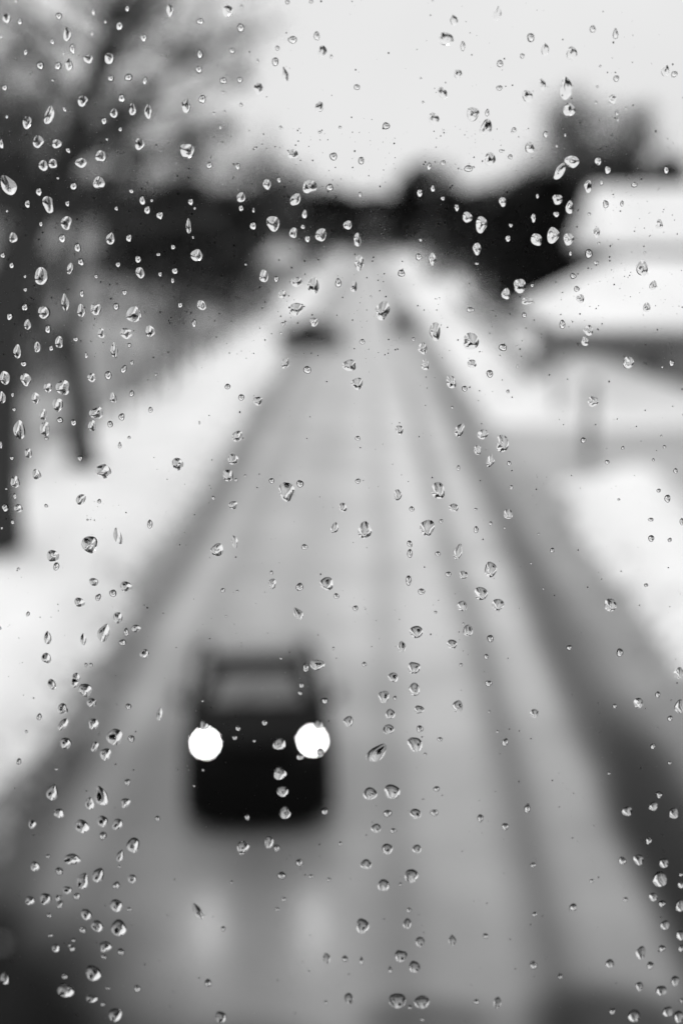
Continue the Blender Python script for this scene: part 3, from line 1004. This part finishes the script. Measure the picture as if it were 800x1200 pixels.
M['windshield'] = mat('windshield_glass', 0.085, 0.15, 0.2, 3, 0.8, 0, 0.5)
LAMP_R = 0.041
q = at(303.5, 865, 17.95)
make_car('dark_car', 'dark car driving towards the glass with both headlights shining', 'car', (q.x, 17.95, 0.004), math.radians(5.0), True, 2.08, 4.5, 1.86, 1.37, 'dirty')
q = at(361, 392, 101)
make_car('dark_car', 'dark car standing broadside across the left edge of the road ahead', 'car', (q.x + 2.4, 101, 0.004), math.radians(90), False, 1.85, 4.6, 1.8, 1.2)
q = at(471, 376, 115)
make_car('dark_car', 'small dark car far off at the right edge of the road', 'car', (q.x, 115, 0.004), 0, False, 1.8, 4.3, 1.5, .98)
DROP_K = 0.98
SPECKS = 3000
DATA = """
0,0:33 85 36 50;95 102 24 32;76 4 20 20;277 76 32 34;247 195 22 30;121 245 22 28;316 162 40 60;340 229 30 48;438 55 18 36;494 102 12 16;597 40 20 28;560 122 34 42;674 178 32 36;190 308 38 40;273 310 34 38;325 303 36 54;414 276 44 40;513 274 46 52;431 157 14 20;520 367 30 32;603 363 38 36;680 378 22 40 15;24 411 28 30;388 473 48 52;232 538 44 92 18;303 512 16 26 -30;128 573 44 60;534 530 34 46;571 461 34 38;489 567 30 36;621 512 34 56;695 522 36 64;565 606 20 22;180 664 48 64;267 675 46 44;320 705 20 30 -40;474 733 52 56;655 676 48 52;204 776 44 50;250 768 44 46;381 763 56 44;8 674 24 50;248 376 12 12;33 547 14 16;502 653 14 14;5 172 20 18;300 250 12 16
200,0:-3 48 34 56;267 50 52 46;333 32 14 24;138 100 36 28;328 131 32 42;137 254 26 42;288 238 24 28 -30;132 326 34 34;247 378 34 30;324 374 28 28;247 433 22 16;330 491 18 18;148 465 36 40;74 497 42 66;412 416 46 54;537 352 32 76 -12;490 289 32 40;500 225 20 24;407 286 14 22;571 186 44 34;684 168 28 42;711 243 42 62 15;752 264 14 18;547 8 22 22;658 6 20 20;695 501 42 50;78 707 74 66 20;573 723 48 46;762 733 36 38;181 775 30 32;314 780 26 30;204 532 14 14;515 597 14 18;699 620 18 14;793 596 16 14;395 694 14 12;233 596 14 20;253 525 12 14
400,0:526 95 36 48;730 64 38 72 10;488 182 74 60;568 215 24 44;72 408 28 28;545 347 36 46;742 298 30 34;739 412 30 24;472 435 42 64 -25;371 367 12 10;382 478 14 12;431 556 52 54;209 590 34 34;614 535 62 64 35;682 528 20 36;676 598 56 80 20;695 747 52 70;92 753 30 34;410 780 22 36;475 764 26 24;594 790 44 30;748 707 22 16;790 735 22 24;478 610 10 8;427 4 12 8
600,0:86 176 36 40;376 136 28 34;483 158 26 50;153 232 36 58;46 262 22 24 30;278 250 50 64;138 396 36 54;250 414 62 104;70 450 50 54;486 368 26 32;467 465 40 42;392 482 14 16;266 515 58 60;411 310 12 12;397 406 12 12;716 331 38 56;758 347 30 28;8 608 24 22;156 630 26 30;81 692 46 50;247 633 10 18;207 685 12 16;279 757 66 58 15;401 755 36 42;446 796 32 42;489 530 16 26;494 562 10 18;720 797 28 34;530 508 12 10
0,200:40 68 70 96 -30;184 99 34 40;130 156 28 42;228 157 54 80 -10;346 73 36 38;464 56 56 56;317 154 22 28;617 96 24 22;668 139 30 46;691 184 30 44;750 210 36 42;546 177 18 22;312 245 54 62;193 250 18 26;63 314 38 50;293 318 36 42;518 319 40 56 15;605 315 28 42 15;364 361 36 42;380 429 30 36;15 397 26 30;56 444 24 30;330 458 32 54 15;554 440 24 28;648 415 32 40;657 478 40 54 -25;743 393 20 18;751 485 18 26;195 495 66 84 15;120 558 20 20;385 577 22 36;585 571 24 28;306 617 38 80;118 641 34 38;382 656 40 60;208 664 58 62;450 649 52 56;545 637 30 34;627 674 74 72 -45;47 684 32 38 15;130 722 32 50;226 743 32 42;476 762 38 46;592 763 56 54 25;704 753 44 56;356 790 26 22;452 496 20 22;118 496 14 16;272 35 14 12;712 140 14 16;34 189 12 12
200,200:94 146 26 36;84 258 26 74;122 397 54 58;330 125 42 44;330 176 24 30;388 185 12 26;452 64 38 50;508 43 20 30;386 259 36 38;480 247 60 74;651 74 66 64;745 79 34 34;584 135 64 44 -60;627 203 28 48;575 291 36 52 15;619 263 20 24;641 320 28 36;704 301 52 62 15;12 358 22 26;20 470 30 34;10 514 18 28;437 494 44 58 -10;495 508 24 30;590 522 52 50;669 540 56 80 -5;524 580 38 42;588 648 62 64;785 526 30 44;671 709 40 42;145 631 40 50 -30;45 630 24 26;105 312 10 16;527 718 20 18;517 762 12 12;113 176 12 14;110 715 24 40;352 440 12 12
400,200:87 111 18 24;366 104 30 40;427 83 22 36;474 130 20 22;539 172 24 38;589 218 46 50;654 252 54 78;754 146 34 46;779 318 28 34;792 256 20 20;29 255 38 44;74 324 36 64;83 432 46 74;59 542 30 58 10;361 404 32 32;425 415 38 56;280 481 34 34;634 366 40 58;770 578 42 52;192 655 66 96 12;438 752 56 84;603 652 38 24;606 800 80 78;336 790 18 18;137 590 12 10;370 325 16 18;633 436 20 14
600,200:117 119 16 24;211 135 46 50;354 74 38 58;418 56 18 24;268 172 38 60;205 204 34 28;98 221 26 46;190 303 58 74;113 323 50 62 -25;262 321 52 56;359 203 16 16;437 157 28 38;513 154 18 28;393 290 34 50;357 390 36 42;392 432 24 22;687 252 36 46;608 458 54 76;34 540 60 68;93 538 16 18;284 493 28 28;301 554 28 26;318 600 36 44;69 611 52 36;55 677 24 24;659 538 34 46 10;629 641 36 46;234 721 30 42;356 749 46 48;340 800 36 44;405 340 14 12;272 388 14 24;571 65 30 26;222 2 44 88 30;620 384 12 12
0,400:84 48 42 64;176 27 32 50;278 4 40 56;241 32 22 28;112 106 30 28;405 66 16 30;536 39 36 72;607 18 20 22;619 100 18 22;581 131 28 40 25;508 160 34 42;431 170 42 42;24 171 48 66;122 179 50 60;225 217 38 46;296 217 70 70 15;60 250 16 22;12 263 34 56;169 266 42 52;272 297 50 66;68 319 20 20;203 344 38 54;282 369 30 30;346 381 28 32;92 416 60 88;212 410 50 72 15;219 455 20 18;531 265 32 50 -15;618 245 24 32 20;453 336 68 56 -15;433 396 40 52;571 354 30 34;517 388 26 34;706 321 22 28;562 487 18 32;606 451 16 16;134 525 36 48;376 548 28 26;57 547 22 20;172 624 42 52;72 660 46 56;486 609 76 66 20;380 741 44 56 40;466 750 20 22;71 726 18 30;25 780 36 40;87 783 42 40;217 771 18 18;732 157 12 14;5 485 14 40;30 692 12 10
200,400:537 103 40 52 15;640 134 36 38;267 212 26 28;331 263 30 30;409 280 44 46;312 445 48 56 40;33 575 58 58 -20;293 554 52 54;268 628 52 58;306 650 16 16;473 654 26 26;606 668 34 36;543 704 72 100;293 768 42 40 35;200 734 18 20;349 630 12 12;135 382 10 18
400,400:97 2 28 24;37 113 68 54;74 198 56 58;380 33 42 58 -10;392 110 40 52;755 29 38 36;610 105 44 40;694 152 30 40;513 190 46 66 -30;576 222 26 28;518 310 14 14;779 235 16 18;271 415 38 46;76 455 24 24;553 416 44 70 25;661 436 52 48;753 479 64 80;637 508 36 48;697 560 38 60 15;785 572 22 22;547 594 18 26;452 700 68 80;77 655 24 26 40;263 720 38 52;525 780 46 40;329 786 24 26;6 778 40 42;795 685 16 24;628 787 20 12
600,400:543 100 54 56;746 102 26 32;24 118 12 20;377 282 52 50;332 464 26 28;517 500 16 18;444 566 24 20;442 504 8 8;712 495 16 18;660 556 14 16;764 607 20 26;685 700 20 20;726 737 28 40;498 742 14 12;702 121 10 10;697 443 10 10
0,600:60 47 18 24;703 57 26 46 10;552 112 40 84 -15;421 152 76 86;249 206 58 60;265 255 28 44 20;440 328 46 38;591 350 56 52;530 381 34 38;461 400 26 38 25;373 424 50 46;132 478 18 24 25;553 495 44 56;224 590 36 66;487 567 54 96 20;391 596 30 60;592 563 26 42;638 546 44 36;575 611 36 30;218 685 46 52;678 665 44 46;403 717 16 22;426 717 20 20;357 777 42 46 15;3 545 10 18;411 37 12 10;10 75 12 14;88 266 16 12
200,600:219 178 62 62 20;300 139 32 62 -15;768 75 36 52 10;627 164 32 26;472 285 18 20;477 336 38 50;604 351 34 40 25;731 336 66 64;776 394 26 28;597 477 40 68 -30;245 367 22 22;313 371 14 12;686 716 72 52;633 730 30 46;517 686 14 14;261 489 12 10;762 640 12 18
400,600:109 86 66 82;401 74 70 80;466 43 20 20;319 149 24 36 -15;320 194 26 44;451 196 28 22;500 292 28 26;571 295 40 40;545 187 42 76 15;698 270 58 76;630 83 22 36;698 54 18 20;780 10 44 48;763 75 12 12;314 320 28 52;374 373 32 32;652 382 64 66;565 441 46 54;732 434 58 58;65 451 26 28;350 562 60 64;592 556 48 54;517 620 48 48;697 593 30 38;282 632 40 54;678 678 22 26;559 717 18 18;339 731 60 60;242 775 46 50;107 714 22 24;440 470 16 14;570 524 12 12
600,600:187 180 22 24;650 124 30 32;737 131 20 20;648 36 28 18;793 45 20 36;626 343 20 18;459 436 60 64;266 636 26 26;503 659 32 42;777 755 46 54;88 241 10 10;145 360 10 10;123 103 10 10
0,800:243 8 40 52 -15;350 4 36 44;400 34 70 62 25;430 94 46 44 -30;294 123 50 54;185 160 24 36 15;298 196 44 66 35;438 194 52 56 30;603 112 28 30;749 147 30 66 10;539 255 74 88;616 263 32 36;308 284 56 58 25;445 300 38 52 25;495 336 52 64;90 370 24 34 15;247 515 54 84 15;475 532 62 102 -15;421 567 42 62;598 467 28 36 20;588 564 46 50 20;278 613 48 48 25;481 650 50 58;551 664 52 56 20;385 674 76 60 55;483 718 34 44 15;152 664 38 42 15;739 637 24 28;625 762 62 76;125 230 16 14;265 405 18 12
200,800:156 202 42 50;691 198 44 48;316 214 26 30;440 188 28 30;508 288 64 62 15;510 424 66 66 20;524 510 54 54;535 611 54 60;607 348 40 34;699 321 36 36;359 631 24 34;722 603 34 36;461 748 42 60;497 776 30 38;339 770 56 64 20;613 12 24 28;607 48 20 24;722 85 32 32;392 274 16 16;795 755 16 24;300 258 26 24;152 410 14 14;150 86 12 12;110 484 12 12
400,800:341 32 52 66;198 66 54 60;250 72 18 20;228 148 46 50;363 126 44 42;220 219 54 48;367 217 32 36;33 182 46 54 20;344 290 70 76;166 330 70 116 45;544 112 48 64;461 266 26 22;134 521 66 62;237 511 76 72;216 613 42 36;162 683 46 46;242 694 30 26;347 615 50 54;434 610 38 34;214 780 50 56;353 780 42 44;445 498 30 28;650 636 30 40;766 675 32 38;766 280 30 40 15;730 230 14 14;689 4 34 30;692 137 12 14;392 335 18 14
600,800:103 144 38 46;590 96 46 52;479 110 20 22;680 56 24 32;738 168 26 28;784 112 50 66;658 299 26 28;736 376 20 16;453 425 14 16;70 590 30 50;537 603 46 50;687 526 32 36;660 580 44 42;755 613 48 52;638 742 30 38
0,1000:165 62 44 50;225 14 20 22;339 28 82 54 0;279 84 36 40;564 12 34 64 20;388 130 58 86 15;461 103 56 74 15;620 120 42 44;546 151 32 42 20;317 173 44 42;361 202 34 38;142 222 48 44;214 214 56 60 20;283 240 30 46 25;272 212 24 36;545 245 60 64;606 262 24 20;232 291 24 26;405 287 50 60;455 341 58 58;389 360 32 38;557 350 72 86;494 438 56 58;262 444 38 42;345 407 22 22;340 446 28 36;488 485 28 24;568 462 34 36;438 562 70 86 -20;24 586 42 70;304 578 30 28;309 643 76 78 -10;430 682 50 42;483 706 22 30;645 635 30 40;540 757 62 72 15;507 632 22 14;327 430 16 24;560 62 16 16;236 385 30 16
200,1000:332 0 30 20;603 44 36 36;520 105 40 38;658 108 26 18;741 123 20 18;530 217 24 24;500 262 20 20;125 270 36 96 -25;286 136 16 16;246 354 20 28;730 492 34 58 -10;176 608 34 42;234 768 50 64;727 700 16 22
400,1000:115 52 52 50;327 106 64 70;197 150 56 60 -20;277 146 18 18;315 267 24 28;308 330 38 54;368 415 42 54;98 341 60 78;16 495 28 34;278 482 54 66;342 533 52 62;261 691 82 80;376 697 68 72;34 680 40 60;519 408 34 54;675 388 26 28;228 546 18 40;93 505 18 44;630 696 26 26;730 700 36 60;320 722 22 24;378 780 18 16
600,1000:97 55 26 26;514 36 36 42;591 30 44 56 -15;709 46 44 50;690 122 66 80;790 100 22 20;790 148 32 40;660 205 38 44 -15;700 237 34 34;285 253 36 38;105 286 24 24;372 130 20 20;530 216 22 24;785 245 44 64;714 337 42 48;790 385 44 50 -30;790 445 28 40;602 466 46 66;645 526 32 40;700 446 32 34;456 517 40 44;98 525 36 40;224 576 22 30;595 624 36 48;698 643 54 50;762 598 40 54;467 740 28 36;570 762 56 64;728 742 48 54;778 765 48 62;793 690 16 28
"""
# ------------------------------------------------------------------ the window and the rain on it
PY = 0.45                                  # the pane's outer face stands this far from the eye
win = empty('window', (0, PY, H - 0.5), 'clear window pane spotted with rain between the viewer and the snowy road', 'window')
MB().quad_box(-2.6, 2.6, -.006, 0.0, -.1, .95).build('glass_pane', M['pane'], win)
for b in ((-2.7, 2.7, -.05, .02, -.20, -.103), (-2.7, 2.7, -.05, .02, .953, 1.05), (-2.7, -2.603, -.05, .02, -.1, .95), (2.603, 2.7, -.05, .02, -.1, .95)):
    MB().quad_box(*b).build('frame_bar', M['steel'], win, 0.006)

# unseen covered walkway, added to darken the drops and the near road
M['added_bridge'] = mat('added_bridge_cladding', 0.05, 0.7, 0.2, 3, 0.3)
fb = empty('added_footbridge', (0, 0, 0), 'unseen covered walkway added around the rainy window to darken its drops and the road', 'added_footbridge')
for nm, b in (('deck', (-16, 16, -3.4, .47, H - 2.0, H - 1.6)), ('parapet', (-16, 16, .39, .47, H - 1.597, H - .703)),
              ('header', (-16, 16, .39, .47, H + .553, H + 1.1)), ('wall_panel', (-16, -2.703, .39, .47, H - .7, H + .55)), ('wall_panel', (2.703, 16, .39, .47, H - .7, H + .55)),
              ('rear_wall', (-16, 16, -3.4, -3.3, H - 1.597, H + 1.1)), ('roof', (-16.3, 16.3, -3.6, .52, H + 1.103, H + 1.3)),
              ('column', (-9, -8.4, -1.8, -1.2, -.5, H - 2.003)), ('column', (8.4, 9, -1.8, -1.2, -.5, H - 2.003))):
    MB().quad_box(*b).build(nm, M['added_bridge'], fb)


def drop_mesh(w, h, tilt, seed, rings=7, segs=22):
    """a bead of water: an uneven outline on the glass, a domed outside that sags, a flat base"""
    r = random.Random(seed)
    ph = [r.uniform(0, 6.28) for _ in range(5)]
    am = [0, r.uniform(.0, .08), r.uniform(.02, .085), r.uniform(.0, .04), r.uniform(.0, .02)]
    tip = max(0.0, min(0.55, (h / w - 1.2) * 0.6)) if h > w else 0.0
    tip *= r.uniform(0.5, 1.0)
    hm = min(w, h) * 0.5 * r.uniform(0.38, 0.52)
    rg, rk = r.uniform(.03, .10), r.choice((2, 3, 3, 4))
    ct, st_ = math.cos(math.radians(tilt)), math.sin(math.radians(tilt))
    out = []
    for k in range(segs):
        a = 2 * math.pi * k / segs
        q = 1 + sum(am[i] * math.cos((i + 1) * a + ph[i]) for i in range(1, 5))
        x, z = math.cos(a) * q * w / 2, math.sin(a) * q * h / 2
        u = max(0.0, math.sin(a))
        x *= 1 - tip * 1.35 * u ** 1.5          # narrows towards the top
        out.append((x, z))
    ax, az = r.uniform(-.12, .12) * w, -r.uniform(.04, .16) * h
    v, f = [], []
    for i in range(rings):                      # base ring first
        s = 1 - (i / rings) if i else 1.0
        y = hm * (1 - s ** 2) ** 0.95 if i else 0.0
        for k, (x, z) in enumerate(out):
            g = 1 + rg * math.cos(2 * math.pi * k / segs * rk + ph[0]) * s * (1 - s) * 4
            v.append((x * s + ax * (1 - s), y * g, z * s + az * (1 - s)))
    v.append((ax, hm, az))
    v.append((0, 0, 0))
    top, bot = len(v) - 2, len(v) - 1
    for i in range(rings - 1):
        for k in range(segs):
            k2 = (k + 1) % segs
            f.append((i * segs + k, (i + 1) * segs + k, (i + 1) * segs + k2, i * segs + k2))
    for k in range(segs):
        k2 = (k + 1) % segs
        f.append(((rings - 1) * segs + k, top, (rings - 1) * segs + k2))
        f.append((k, k2, bot))
    v = [(x * ct + z * st_, y, -x * st_ + z * ct) for x, y, z in v]
    return v, f


def drop_object(v, f, segs=22):
    me = bpy.data.meshes.new('raindrop')
    me.from_pydata(v, [], f)
    bot = len(v) - 1
    for p in me.polygons:
        p.use_smooth = bot not in p.vertices
    for e in me.edges:                          # the rim is a crease
        a, b = e.vertices
        if a < segs and b < segs:
            e.use_edge_sharp = True
    me.update()
    return me


DROPS = []
for row in DATA.strip().splitlines():
    o_, items = row.split(':')
    ox, oy = map(int, o_.split(','))
    for it in items.split(';'):
        a = [float(x) for x in it.split()]
        DROPS.append((ox + a[0] / 4, oy + a[1] / 4, a[2] / 4 * DROP_K, a[3] / 4 * DROP_K, a[4] if len(a) > 4 else 0.0))


def where(x, y):
    """what lies behind the glass at this spot"""
    q = (x - 430) / max(1.0, y - 270) if y > 275 else None
    if math.hypot(x - 239, y - 866) < 24: return "the car's headlight on the left"
    if math.hypot(x - 363, y - 862) < 24: return "the car's headlight on the right"
    if 245 < x < 380 and 772 < y < 836: return "the approaching car's windshield"
    if 222 < x < 390 and 755 < y < 985: return "the approaching car's dark front"
    if 322 < x < 406 and 362 < y < 404: return "the car standing across the road"
    if y < 190 and 335 < x < 800 and not (x > 600 and y > 118 + abs(x - 690) * .45): return "the pale sky"
    if y < 222 and x >= 335 and x < 600 and y < 200: return "the pale sky"
    if x < 335 and y < 212: return "the bare treetops under the sky"
    if x < 95 and y < 330: return "the leaning trunk's fork"
    if x < 315 and y < 325 and x > 115: return "the dark evergreen clump"
    if x < 30 and y < 560: return "the leaning trunk"
    if x < 125 and 325 <= y < 560 and x > 82: return "the straight tree trunk"
    if x < 240 and y < 560 and (x - 0) < 560 - y + 60: return "the wooded slope"
    if 690 <= x and 218 < y <= 300: return "the upper snowy roof"
    if x >= 575 and 300 < y < 392: return "the low snowy roof"
    if x >= 700 and 392 <= y < 442: return "the low house's dark wall"
    if x >= 560 and y <= 330: return "the dark trees by the houses"
    if y <= 318: return "the dark far tree line"
    if x > 560 and 478 < y < 548: return "the grey side road"
    if x > 620 and 505 < y and q > .66: return "the near snow mound by the side road"
    if q is not None and x > 430 and q > .6 and y < 485: return "the snow bank beyond the side road"
    if q is not None and q > .40 and y > 540: return "the dark slush at the right kerb"
    if q is not None and q < -.63: return "the white snow bank"
    if y > 1030 and x < 150: return "the vignette-darkened asphalt in the corner"
    if q is not None and q < -.40: return "the dark slush beside the white bank"
    if y < 440: return "the far end of the road"
    if y < 600: return "the middle distance of the road"
    if y < 755: return "the road beyond the approaching car"
    if y < 990 and x < 232: return "the road left of the approaching car"
    if y < 990: return "the lane right of the approaching car"
    return "the nearest stretch of road"


ORD = ['', 'second-', 'third-', 'fourth-', 'fifth-', 'sixth-', 'seventh-', 'eighth-', 'ninth-', 'tenth-', 'eleventh-', 'twelfth-']
DROPS.sort(key=lambda d: -d[2] * d[3])
LIMIT = 300
cut = math.sqrt(DROPS[LIMIT - 1][2] * DROPS[LIMIT - 1][3])


def size_word(d):
    s = math.sqrt(d[2] * d[3])
    return 'large' if s > 15.5 else 'middling' if s > 12.2 else 'small'


def shape_word(d):
    if d[4] >= 10: return 'right-leaning'
    if d[4] <= -10: return 'left-leaning'
    k = d[3] / d[2]
    return 'tall tapering' if k > 1.45 else 'upright oval' if k > 1.2 else 'flattened' if k < 0.88 else 'round'


bykey = {}
for i, d in enumerate(DROPS[:LIMIT]):
    bykey.setdefault((size_word(d), shape_word(d), where(d[0], d[1])), []).append(i)
LABEL = {}
for (sz, sh, wh), idx in bykey.items():
    idx.sort(key=lambda i: DROPS[i][1])
    n = len(idx)
    for k, i in enumerate(idx):
        core = f'{sz} {sh} raindrop on the glass over {wh}'
        if n == 1:
            pass
        elif k == n - 1:
            core = 'lowest ' + core
        else:
            core = ORD[k] + 'highest ' + core
        LABEL[i] = core

rest_mb = MB()
for i, (x, y, w, h, tilt) in enumerate(DROPS):
    p = at(x, y, PY)
    mm = PY / F / (FWD.y - (y - 600) / F * UPV.y)         # metres on the pane per pixel there
    if i < LIMIT:
        v, f = drop_mesh(w * mm, h * mm, tilt, 1000 + i)
        me = drop_object(v, f)
        o = link('raindrop', me, M['water'])
        o.location = (p.x, PY + 0.00012, p.z)
        tag(o, LABEL[i], 'raindrop', 'raindrops on the window')
    else:
        v, f = drop_mesh(w * mm, h * mm, tilt, 1000 + i, 5, 14)
        b = len(rest_mb.v)
        rest_mb.v += [(a + p.x, c + PY + 0.00012, e + p.z) for a, c, e in v]
        rest_mb.f += [tuple(b + j for j in q) for q in f]
rest_o = rest_mb.build('small_raindrops', M['water'], sm=True, kind='stuff')
rest_o['label'] = 'many small raindrops scattered over the window pane'

# the finest spray: specks of water and dust on the glass
r = random.Random(17)
sp = MB()
for _ in range(SPECKS):
    x, y = r.uniform(-5, 805), r.uniform(-5, 1205)
    if r.random() < 0.55:                       # thicker in the upper half
        y = r.uniform(150, 420)
    p = at(x, y, PY)
    mm = PY / F
    s = mm * (0.25 + 0.85 * r.random() ** 3)
    b = len(sp.v)
    n = 6
    asp = r.uniform(.7, 1.3)
    for k in range(n):
        a = 2 * math.pi * k / n
        sp.v.append((p.x + math.cos(a) * s, PY + 0.0001, p.z + math.sin(a) * s * asp))
    sp.v.append((p.x, PY + 0.0001 + s * .6, p.z))
    for k in range(n):
        sp.f.append((b + k, b + n, b + (k + 1) % n))
    sp.f.append(tuple(b + k for k in range(n)))
M['dust'] = mat('pale_dust', 0.7, 0.9)
so = sp.build('dust_specks', M['dust'], kind='stuff')
so['label'] = 'fine pale specks of dust and spray on the window pane'
